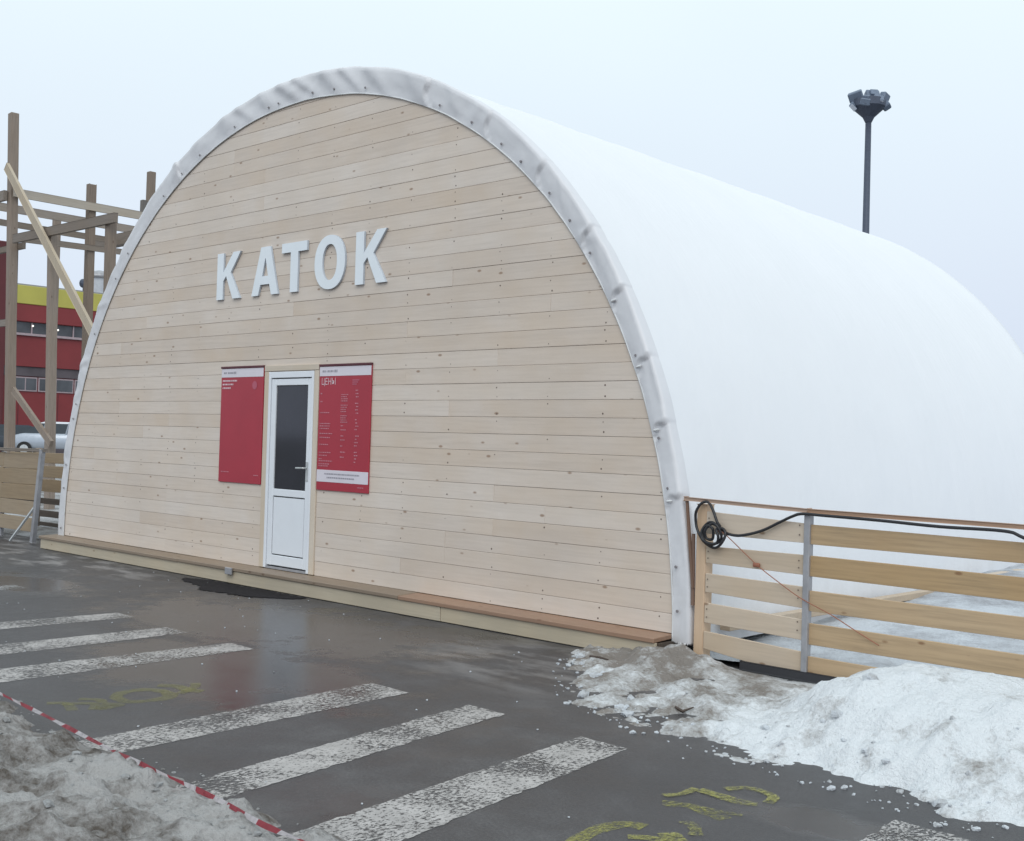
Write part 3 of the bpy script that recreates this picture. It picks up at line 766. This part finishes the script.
# ---------------------------------------------------------------- left fence pieces
def fence_left():
    F = thing('slat_fence', 'closely boarded wooden fence with grey leaning post left of the hangar', 'fence', (-5.8, 0, 0), 'slat fences beside the hangar')
    for z0, z1 in ((1.035,1.235), (.815,1.015), (.595,.80), (.375,.575), (.155,.345)):
        for xa, xb, yo in ((-7.0, -5.80, 0), (-9.6, -7.02, .0)):
            bm = bmesh.new(); d = random.uniform(-.012,.012); sk = (-6.1-xa)*0
            y = random.uniform(-.003,.003); prism(bm, [(xa, z0-.02+d), (xb+(z0-.2)*.14, z0+.0), (xb+(z1-.2)*.14, z1+.0), (xa, z1-.01+d)], y-.025, y)
            bmesh.ops.bevel(bm, geom=bm.edges[:], offset=.003, segments=1, affect='EDGES')
            obj('slat', bm, M['fence_yellow2'], F)
    baro('steel_post', (-5.82, -.045, .02), (-5.62, -.045, 1.30), .075, .06, M['metal'], F, (0,1,0), .004)
    baro('steel_post', (-7.01, .03, .02), (-7.01, .03, 1.24), .06, .05, M['metal'], F, (0,1,0), .004)
    baro('top_rail', (-5.55, -.03, 1.29), (-9.6, -.03, 1.25), .05, .032, M['scaf_x'], F)
    baro('prop', (-5.78, -.06, .50), (-6.03, -.27, .03), .024, .024, M['metal_pale'], F, (0,1,0), .003)
    G = thing('slat_fence', 'darker slat fence standing behind the gap between grey post and hangar', 'fence', (-7, 1, 0), 'slat fences beside the hangar')
    for i, (z0, z1, m) in enumerate(((1.07,1.23,'fence_yellow2'), (.85,1.03,'fence_yellow2'), (.63,.82,'fence_yellow2'), (.44,.53,'dark_wood'), (.24,.34,'dark_wood'), (.10,.16,'dark_wood'))):
        bm = bmesh.new(); prism(bm, [(-9.0, z0-.03), (-5.2, z0+.01), (-5.2, z1+.01), (-9.0, z1-.03)], .985, 1.01)
        bmesh.ops.bevel(bm, geom=bm.edges[:], offset=.003, segments=1, affect='EDGES'); o = obj('slat', bm, M[m], G)
    baro('wooden_post', (-8.1, 1.05, .02), (-8.1, 1.05, 1.28), .08, .08, M['scaf_z'], G, (0,1,0))
    baro('wooden_post', (-5.6, 1.05, .02), (-5.6, 1.05, 1.28), .08, .08, M['scaf_z'], G, (0,1,0))
M['fence_yellow2'] = mat_wood('brown_fence_board', (.33, .25, .165), 0, .12, False, .25)
fence_left()

# ---------------------------------------------------------------- timber tower frame
def tower():
    T = thing('timber_frame', 'tall unfinished timber scaffold of square posts and beams left of the hangar', 'scaffold', (-13.8, 3, 0))
    z = (0,1,0)
    def post(a, b, w=.16, m='scaf_z'): baro('post', a, b, w, w, M[m], T, z, .008)
    post((-13.58, 3, .02), (-14.03, 3, 8.02), .165)
    post((-14.35, 3.3, .02), (-14.5, 3.3, 5.6), .15, 'scaf_grey')
    post((-11.80, 3, .02), (-12.06, 3, 5.34), .155)
    post((-9.70, 3, .02), (-9.78, 3, 5.34), .155)
    post((-13.88, 4.70, .1), (-13.88, 4.66, 6.83), .15)
    post((-13.88, 6.02, .1), (-13.88, 6.05, 7.36), .15)
    post((-13.86, 5.88, .1), (-13.86, 5.88, 6.7), .12, 'scaf_grey')
    post((-9.5, 5.4, .1), (-9.5, 5.4, 5.6), .15, 'scaf_grey')
    def bm_(n, a, b, m, w=.06, h=.16): baro(n, a, b, w, h, M[m], T, (0,0,1), .006)
    bm_('beam', (-13.55, 2.90, 5.38), (-9.42, 2.90, 5.36), 'scaf_x', .07, .17)
    bm_('rail', (-13.78, 2.95, 6.36), (-13.78, 7.0, 6.32), 'scaf_light_y', .06, .17)
    bm_('rail', (-15.38, 2.6, 6.33), (-15.38, 7.2, 6.28), 'scaf_y', .06, .17)
    bm_('rail', (-15.40, 2.6, 6.00), (-15.40, 7.0, 5.95), 'scaf_y', .06, .13)
    bm_('rail', (-13.80, 3.1, 5.44), (-13.80, 6.2, 5.49), 'scaf_y', .06, .12)
    bm_('beam', (-16.3, 6.10, 5.98), (-13.3, 6.10, 5.99), 'scaf_x', .2, .26)
    bm_('beam', (-18.4, 2.86, 6.36), (-13.95, 2.86, 6.30), 'scaf_x', .07, .2)
    bm_('beam', (-18.4, 3.12, 5.28), (-13.6, 3.12, 5.28), 'scaf_x', .07, .12)
    bm_('beam', (-18.4, 3.12, 3.75), (-14.0, 3.12, 3.75), 'scaf_x', .07, .14)
    baro('brace', (-13.80, 2.80, 6.86), (-9.90, 2.80, 3.30), .05, .17, M['scaf_light'], T, (0,0,1), .006)
    baro('brace', (-13.35, 2.90, 2.35), (-11.6, 2.90, 1.30), .05, .13, M['scaf_z'], T, (0,0,1), .006)
    post((-18.3, 3, .02), (-18.3, 3, 8.0), .16)
    post((-18.3, 6.0, .02), (-18.3, 6.0, 6.9), .16)
M['scaf_grey'] = mat_wood('grey_timber_post', (.15, .135, .125), 2, .1, False, .3)
tower()

# ---------------------------------------------------------------- background building, cars, mast
def building():
    B = thing('red_building', 'long red building with a yellow fascia and ribbon windows beyond the timber scaffold', 'building', (-50, 18, 0))
    X = -50
    boxo('wall', X-16, X, 10, 44, 0, 7.9, M['red'], B)
    boxo('fascia', X-16, X+.25, 18.28, 44.2, 7.92, 8.86, M['yellow'], B, .02)
    boxo('lower_fascia', X-.1, X+.22, 18.28, 44.2, 7.02, 7.915, M['red'], B, .02)
    boxo('roof', X-16, X+.1, 18.3, 44, 8.865, 8.95, M['roof'], B)
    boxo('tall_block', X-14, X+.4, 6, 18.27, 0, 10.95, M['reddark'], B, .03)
    boxo('recess', X+.0, X+.03, 18.3, 44, 6.42, 7.0, M['bgwin'], B)
    boxo('sill_band', X, X+.3, 18.3, 44, 6.30, 6.42, M['bgframe'], B, .01)
    boxo('recess_shade_strip', X, X+.10, 18.3, 44, 4.24, 4.72, M['bggrey'], B, .01)  # dark strip: shade of the recess with lamps, put into the colour
    boxo('upper_wall_panel', X, X+.18, 18.3, 44, 4.725, 6.295, M['red'], B, .01)
    y = 18.6
    while y < 40:
        boxo('mullion', X+.032, X+.09, y, y+.06, 6.422, 7.0, M['bgframe'], B); y += 1.12
    r = random.Random(5)
    for k in range(18):
        y = 18.7+k*.9+r.uniform(-.3,.3); zz = 6.72 if k % 2 else 4.50
        bm = bmesh.new(); bmesh.ops.create_icosphere(bm, subdivisions=1, radius=.055)
        o = obj('ceiling_lamp', bm, M['glow'], B); o.location = (X+.13, y, zz+r.uniform(-.08,.12))
    y = 18.9
    for w in (1.25, 1.9, 1.9, 1.9, 1.9, 1.9):
        f = boxo('window', X+.0, X+.06, y, y+w, 3.46, 4.20, M['bgframe'], B, .01)
        boxo('pane', X+.061, X+.07, y+.06, y+w/2-.03, 3.53, 4.13, M['bgwin'], f); boxo('pane', X+.061, X+.07, y+w/2+.03, y+w-.06, 3.53, 4.13, M['bgwin'], f)
        y += w+.06
    # panel joints on the wall
    for k in range(12): boxo('joint', X+.001, X+.012, 19.2+k*2.1, 19.23+k*2.1, 1.0, 3.4, M['reddark'], B)
    boxo('plinth', X, X+.12, 18.3, 44, 0, 1.0, M['bggrey'], B)
    t = thing('roof_tank', 'pale round tank with a grey domed top on the red building roof', 'tank', (-49.0, 23.45, 8.95))
    bm = bmesh.new(); tube(bm, [(-51, 23.9, 8.95), (-51, 23.9, 9.85)], .62, 20); obj('tank_body', bm, M['tank'], t, False)
    bm = bmesh.new(); tube(bm, [(-51, 23.9, 9.855), (-51, 23.9, 10.05), (-51, 23.9, 10.22), (-51, 23.9, 10.3)], [.72, .64, .4, .08], 20); obj('tank_dome', bm, M['metal'], t, True)
    t = thing('roof_floodlight', 'small dark round lamp on the roof edge beside the pale tank', 'floodlight', (-50, 22.5, 8.95))
    bm = bmesh.new(); tube(bm, [(-50, 22.5, 8.95), (-50, 22.5, 9.2)], .05, 8); obj('stem', bm, M['mast'], t)
    bm = bmesh.new(); tube(bm, [(-50.15, 22.45, 9.35), (-50.05, 22.47, 9.36), (-49.8, 22.55, 9.32), (-49.72, 22.57, 9.30)], [.1, .24, .27, .2], 12); obj('lamp_head', bm, M['mast'], t)
building()

def car(loc, rz, paint, label, h=1.5):
    T = thing('parked_car', label, 'car', loc, 'cars parked in front of the red building'); R = Matrix.Translation(Vector(loc)) @ Matrix.Rotation(rz, 4, 'Z')
    # side profile (x forward)
    low = [(2.15,.35),(2.2,.55),(2.14,.76),(2.0,.86),(1.55,.96),(1.4,.98),(-1.75,1.0),(-2.1,.95),(-2.18,.6),(-2.1,.35)]
    bm = bmesh.new(); secs = []
    for y, k in ((-.86,.0),(-.80,1.0),(-.5,1.03),(0,1.05),(.5,1.03),(.80,1.0),(.86,.0)):
        row = []
        for x, z in low:
            zz = .6+(z-.6)*(.82 if k == 0 else 1) + (.02*k if z > .7 else 0); xx = x*(.965 if k == 0 else 1.0+.01*(k-1))
            row.append(bm.verts.new(R @ Vector((xx, y, zz))))
        secs.append(row)
    n = len(low)
    for a, b in zip(secs, secs[1:]):
        for i in range(n): bm.faces.new((a[i], a[(i+1) % n], b[(i+1) % n], b[i]))
    bm.faces.new(secs[0][::-1]); bm.faces.new(secs[-1]); obj('body', bm, paint, T, True)
    def loft(name, pa, y0, y1, tz, mat, shrink=.12):
        bm = bmesh.new(); rows = []
        for y, s in ((-y1, 1), (-y0, 0), (y0, 0), (y1, 1)):
            rows.append([bm.verts.new(R @ Vector((x, y*(1-.16*max(0,(z-1)/(.5))) , z))) for x, z in pa])
        for a, b in zip(rows, rows[1:]):
            for i in range(len(pa)): bm.faces.new((a[i], a[(i+1) % len(pa)], b[(i+1) % len(pa)], b[i]))
        bm.faces.new(rows[0][::-1]); bm.faces.new(rows[-1]); return obj(name, bm, mat, T)
    g = h-.06
    loft('window_band', [(1.52,.97),(.85,g-.02),(-1.25,g-.02),(-1.95,.99)], .5, .80, 0, M['carglass'])
    loft('roof', [(.90,g-.03),(.6,h),(-1.1,h),(-1.35,g-.03)], .5, .79, 0, M['roofsnow'] if paint == M['silver'] else paint)
    for x in (.55, -.45, -1.4):
        bm = bmesh.new()
        for s in (-1, 1):
            a = R @ Vector((x+.08, s*.81, .99)); b = R @ Vector((x, s*.70, g)); bar(bm, a, b, .07, .03)
        obj('pillar', bm, paint, T)
    for x in (1.38, -1.35):
        for s in (-1, 1):
            bm = bmesh.new(); c = R @ Vector((x, s*.74, .32)); d = R @ Vector((x, s*.90, .32)); tube(bm, [c, d], .32, 18); w = obj('wheel', bm, M['tyre'], T)
            bm = bmesh.new(); e = R @ Vector((x, s*.905, .32)); tube(bm, [d, e], .19, 12); obj('rim', bm, M['metal_pale'], w)
    for s in (-1, 1):
        bm = bmesh.new(); c = R @ Vector((2.09, s*.6, .68)); bmesh.ops.create_uvsphere(bm, u_segments=8, v_segments=6, radius=.13)
        for v in bm.verts: v.co += c
        obj('headlight', bm, M['floodglass'], T, True)
M['roofsnow'] = mat_plain('snow_on_car_roof', (.72, .75, .8), .6)
dirv = Vector((.72, .69)); ang = math.atan2(-.69, -.72)
car((-41.35+.72*2.15, 15.31+.69*2.15, .36), ang, M['silver'], 'silver car with a snowy roof parked in front of the red building', 1.52)
car((-44.6+.72*-.9, 17.9-.69*2.2, .21), ang+.5, M['darkcar'], 'dark car parked behind the silver car, left of it', 1.5)

def mast():
    T = thing('floodlight_mast', 'tall dark floodlight mast with a crown of lamps behind the white hangar', 'mast', (-11.12, 34.08, 0))
    c = Vector((-11.12, 34.08, 0))
    bm = bmesh.new(); tube(bm, [c, c+Vector((0,0,14.1))], [.17, .11], 12); obj('pole', bm, M['mast'], T, True)
    bm = bmesh.new(); tube(bm, [c+Vector((0,0,14.05)), c+Vector((0,0,14.25)), c+Vector((0,0,14.62)), c+Vector((0,0,14.9)), c+Vector((0,0,14.98))], [.12, .22, .62, .60, .36], 14); obj('crown_basket', bm, M['mast'], T)
    right = Vector((.72, .69, 0)); tow = Vector((.69, -.72, 0))
    def lamp(a, b, z, w, h, tilt, roll=0, yaw=0, glass=True):
        p = c + right*a + tow*b + Vector((0,0,z)); bm = bmesh.new()
        box(bm, -w/2, w/2, -.13, .13, -h/2, h/2, .03)
        # narrower rear housing
        Rm = Matrix.Translation(p) @ Matrix.Rotation(math.atan2(right.y, right.x)+yaw, 4, 'Z') @ Matrix.Rotation(roll, 4, 'Y') @ Matrix.Rotation(tilt, 4, 'X')
        box(bm, -w*.3, w*.3, .12, .24, -h*.3, h*.3, .02)
        bm.transform(Rm); o = obj('floodlight', bm, M['flood'], T)
        bm = bmesh.new(); box(bm, -w*.42, w*.42, -.141, -.131, -h*.40, h*.40, .004); bm.transform(Rm); obj('lens', bm, M['floodglass'] if glass else M['flood'], o)
        bm = bmesh.new(); bar(bm, p, c+right*a*.7+tow*b*.5+Vector((0,0,14.75)), .05, .05); obj('bracket', bm, M['mast'], o)
    lamp(-.52, .05, 15.02, .52, .36, .5, -.25, -.5, False)
    lamp(.18, -.15, 15.10, .52, .46, 2.6, 0, .1, False)
    lamp(.56, .0, 14.98, .36, .42, .2, .32, .7, False)
    lamp(.22, .42, 14.82, .40, .20, 1.1, 0, 0, True)
    lamp(-.25, .42, 14.72, .38, .30, 1.9, .2, -.3, False)
    lamp(.62, .1, 14.68, .26, .3, .9, .5, .9, False)
    lamp(-.60, .1, 14.62, .18, .32, .7, -.5, -.9, True)
mast()

# ---------------------------------------------------------------- snow
def grid_snow(name, x0, x1, y0, y1, step, hf, mat, kd, label=None, grit=None):
    nx, ny = int((x1-x0)/step), int((y1-y0)/step); idx = {}; V = []; G = []
    for j in range(ny+1):
        for i in range(nx+1):
            x, y = x0+i*step, y0+j*step; h = hf(x, y)
            idx[i, j] = len(V); V.append((x, y, h)); 
            if grit: G.append(grit(x, y))
    Fs = []
    for j in range(ny):
        for i in range(nx):
            q = (idx[i,j], idx[i+1,j], idx[i+1,j+1], idx[i,j+1])
            if max(V[k][2] for k in q) > -.008: Fs.append(q)
    used = sorted({k for f in Fs for k in f}); mp = {k: n for n, k in enumerate(used)}
    me = bpy.data.meshes.new(name); me.from_pydata([V[k] for k in used], [], [tuple(mp[k] for k in f) for f in Fs])
    if grit:
        at = me.attributes.new('grit', 'FLOAT', 'POINT')
        for n, k in enumerate(used): at.data[n].value = G[k]
    o = link(name, me, mat, None, True)
    return o
def sstep(a, b, x):
    t = min(1, max(0, (x-a)/(b-a))); return t*t*(3-2*t)
EDGE = [(4.0,-.28),(4.25,-.42),(4.6,-.95),(5.0,-1.42),(5.3,-1.72),(5.86,-2.0),(6.5,-2.12),(7.17,-2.22),(7.63,-2.30),(8.13,-2.36),(9,-2.5),(10,-2.6),(13,-2.6)]
def edge_y(x):
    for (a, b), (c, d) in zip(EDGE, EDGE[1:]):
        if a <= x <= c: return b+(d-b)*(x-a)/(c-a)
    return 0 if x < 4 else -2.6
def lumps(x, y, s=1.0):
    p = Vector((x*s, y*s, 0)); a = noise.turbulence(p*2.4, 4, False, noise_basis='PERLIN_NEW')
    b = noise.voronoi(p*7.0)[0]; c = noise.voronoi(p*15.0+Vector((3,1,0)))[0]
    d = noise.voronoi(p*27.0+Vector((1,5,0)))[0]; return .09*(a-.5) + .05*(.35-b[0]) + .032*(.35-c[0]) + .016*(.35-d[0]) + .006*fbm(x*30, y*30)
def pile_h(x, y):
    e = edge_y(x)+.10*fbm(x*2.2, 4.4)+.05*fbm(x*7, 1.3); d = y-e
    if x < 4.0 or d < -.12: return -.05
    base = .02+.045*sstep(0, .5, d)
    # dirty low heap at the hangar corner, white mound in front of the long fence section
    heap = .085*math.exp(-(((x-5.05)/.42)**2+((y+.30)/.33)**2))
    m = sstep(6.38, 7.2, x+.12*fbm(y*3, 2.2)); cy = -.95
    w = math.exp(-(((y-cy)/(.62 if y > cy else .78))**4)*.8)
    top = .315+.03*math.sin((x-6.9)*2.3)
    mound = m*w*top*sstep(0, .7, d)
    mid = .07*math.exp(-(((x-6.3)/.35)**2+((y+.35)/.3)**2))
    dip = math.exp(-(((x-5.9)/.5)**4))*sstep(-.85, -.3, y)
    base *= 1-.85*dip
    h = base+heap+mound+mid*.3+.02*sstep(.15,.9,d)*sstep(4.8,6,x)*(1-w*m)
    rim = sstep(-.05, .18, d)
    near_f = sstep(-.02, -.22, y)            # keep the face of fence and ledge clear
    amp = (.72+.13*m)*(1-.5*m*w)
    h = h*rim*(.25+.75*near_f) + lumps(x, y)*rim*amp*(.3+.7*near_f)*(1-.6*dip) + .012*fbm(x*3, y*3)*m
    h *= sstep(4.0, 4.45, x)*1.0 + (1-sstep(4.0, 4.45, x))*.3
    return h - .012*(1-rim) - .012*(1-sstep(-.1,.05,d))*4
def pile_grit(x, y):
    m = sstep(6.05, 6.75, x); d = y-edge_y(x)
    g = (1-m)*(.46+.32*math.exp(-(((x-5.0)/.5)**2+((y+.45)/.4)**2))) + .35*m*(1-sstep(0, .35, d))
    return g
P_ = grid_snow('snow_pile', 4.0, 11.5, -2.85, -.045, .0165, pile_h, M['snow_white'], 'thing', None, pile_grit)
tag(P_, 'long white snow pile heaped against the slat fence, dirty towards the hangar corner', 'snow pile')

def left_edge(x): return -4.43 + .13*fbm(x*1.3, 8.1) + .05*fbm(x*5, 2.1) - .18*sstep(3.2, 1.6, x) - .06*sstep(6.0, 7.5, x)
def left_h(x, y):
    d = left_edge(x)-y
    if d < -.1: return -.05
    rim = sstep(-.04, .25, d)
    h = .09+.06*sstep(.2, 1.0, d)+.07*fbm(x*1.1, y*1.1, 5)*sstep(.1,.8,d)
    p = Vector((x+20, y, 0))
    t = noise.turbulence(p*4.2, 5, False, noise_basis='PERLIN_NEW'); r = noise.ridged_multi_fractal(p*3.0, .9, 2.1, 4, 1.0, 2.0)
    return h*rim + (.075*(t-.45) + .018*(r-1.0) + .010*fbm(x*22, y*22))*rim - .02*(1-rim)
def left_grit(x, y):
    d = left_edge(x)-y
    return .9*math.exp(-(((x-5.5)/.22)**2+((y+5.28)/.14)**2)) + .5*sstep(.5,.0,abs(d-.35))*sstep(4.5,5.5,x)
S_ = grid_snow('dirty_snow_bank', 0.0, 8.2, -6.4, -4.2, .0155, left_h, M['snow_dirty'], 'stuff', None, left_grit)
kind(S_, 'stuff', 'dirty brown and grey trodden snow bank in the near left corner')

def ice_behind():
    def h(x, y): 
        return .05+.28*sstep(.0, 6, y)+.025*fbm(x*2.2, y*1.4, 3)+.03*lumps(x, y, .7)*4
    nx, ny = 110, 140; bm = bmesh.new(); g = []
    for j in range(ny+1):
        row = []
        for i in range(nx+1):
            x = 4.5+9.5*(i/nx)**1.3; y = .06+40*(j/ny)**2; row.append(bm.verts.new((x, y, h(x, y))))
        g.append(row)
    for j in range(ny):
        for i in range(nx): bm.faces.new((g[j][i], g[j][i+1], g[j+1][i+1], g[j+1][i]))
    kind(obj('ice_ground', bm, M['ice'], smooth=True), label='grey icy ground behind the right fence')
ice_behind()

def chunks():
    r = random.Random(11); bm = bmesh.new()
    def chunk(x, y, z, s):
        q = bmesh.ops.create_icosphere(bm, subdivisions=1, radius=s); o = r.uniform(0, 50)
        for v in q['verts']:
            n = v.co.normalized(); v.co = n*s*(1+.9*noise.noise(n*2+Vector((o,0,0)))); v.co.z *= .7; v.co += Vector((x, y, z))
    for k in range(340):
        x = r.uniform(4.4, 10.5); e = edge_y(x); y = e+abs(r.gauss(0, .30))-.05; 
        if y > -.1: continue
        if k % 9 == 0 and y > e+.12: chunk(x, y, max(0, pile_h(x, y))+.004, r.uniform(.025, .05)); continue
        chunk(x, y, max(0, pile_h(x, y))+.002, r.choice((.006,.008,.010,.014,.022))*r.uniform(.5,1.1))
    kind(obj('snow_lumps', bm, M['snow_chunk'], smooth=False), 'stuff', 'small loose snow lumps along the edge of the white pile')
    bm = bmesh.new()
    for k in range(260):
        x = r.uniform(2.2, 8.0); y = left_edge(x)-abs(r.gauss(0,.5))+.07
        chunk(x, y, max(0, left_h(x, y))+.001, r.choice((.006,.009,.013,.02))*r.uniform(.6,1.2))
    kind(obj('slush_lumps', bm, M['slushlump'], smooth=False), 'stuff', 'small dirty slush lumps by the barrier tape')
    # small grit and snow crumbs scattered over the asphalt
    bm = bmesh.new()
    for k in range(110):
        x = r.uniform(-2, 8.5); y = r.uniform(-4.3, -.35)
        if y > edge_y(x) and x > 4: continue
        chunk(x, y, .003, r.uniform(.003, .008))
    kind(obj('snow_crumbs', bm, M['snow_chunk'], smooth=False), 'stuff', 'tiny snow crumbs scattered over the asphalt')
    for pts, lab in (([(4.62,-.62,.14),(4.70,-.60,.165),(4.78,-.60,.16)], 'short dark stick on the snow near the hangar corner'),
                     ([(6.02,-1.50,.17),(6.07,-1.49,.20),(6.12,-1.45,.17)], 'small brown twig stuck in the middle of the snow')):
        bm = bmesh.new(); tube(bm, [(p[0], p[1], max(0,pile_h(p[0],p[1]))+.012) for p in pts], [.008,.010,.004], 6); tag(obj('twig', bm, M['twig']), lab, 'twig', 'twigs on the right snow pile')
M['slushlump'] = mat_snow('slush_lump', (.42,.43,.44), (.16,.145,.13), .3, .6, 8)
chunks()

# ---------------------------------------------------------------- barrier tape
def tape():
    path = [(1.2,-3.95),(2.2,-4.12),(3.0,-4.40),(3.7,-4.48),(4.3,-4.51),(4.9,-4.54),(5.5,-4.57),(6.05,-4.62),(6.5,-4.68),(7.2,-4.66),(8.2,-4.8)]
    pts = smooth_path([(x, y-.045, .045) for x, y in path], 26)
    bm = bmesh.new(); s = 0; L = []; R = []; S = []
    for i, p in enumerate(pts):
        z = .075+.012*math.sin(p.x*2.1)
        if i: s += (pts[i]-pts[i-1]).length
        d = (pts[min(i+1,len(pts)-1)]-pts[max(i-1,0)]).normalized(); side = Vector((-d.y, d.x, 0))
        a = .9+.8*math.sin(s*3.1)+.5*math.sin(s*7.3+1); v = side*math.cos(a)+Vector((0,0,1))*math.sin(a)
        w = .0125*(1-.25*abs(math.sin(s*4.7))); q = Vector((p.x, p.y, z+.02))
        L.append(bm.verts.new(q+v*w)); R.append(bm.verts.new(q-v*w)); S.append(s)
    for i in range(len(pts)-1):
        f = bm.faces.new((L[i], L[i+1], R[i+1], R[i])); f.material_index = int(S[i]/.055) % 5 > 2
    r = bmesh.ops.solidify(bm, geom=bm.faces[:], thickness=.0012)
    tag(obj('barrier_tape', bm, [M['tape_red'], M['tape_white']], smooth=True), 'red and white striped barrier tape lying along the dirty snow edge', 'barrier tape')
tape()
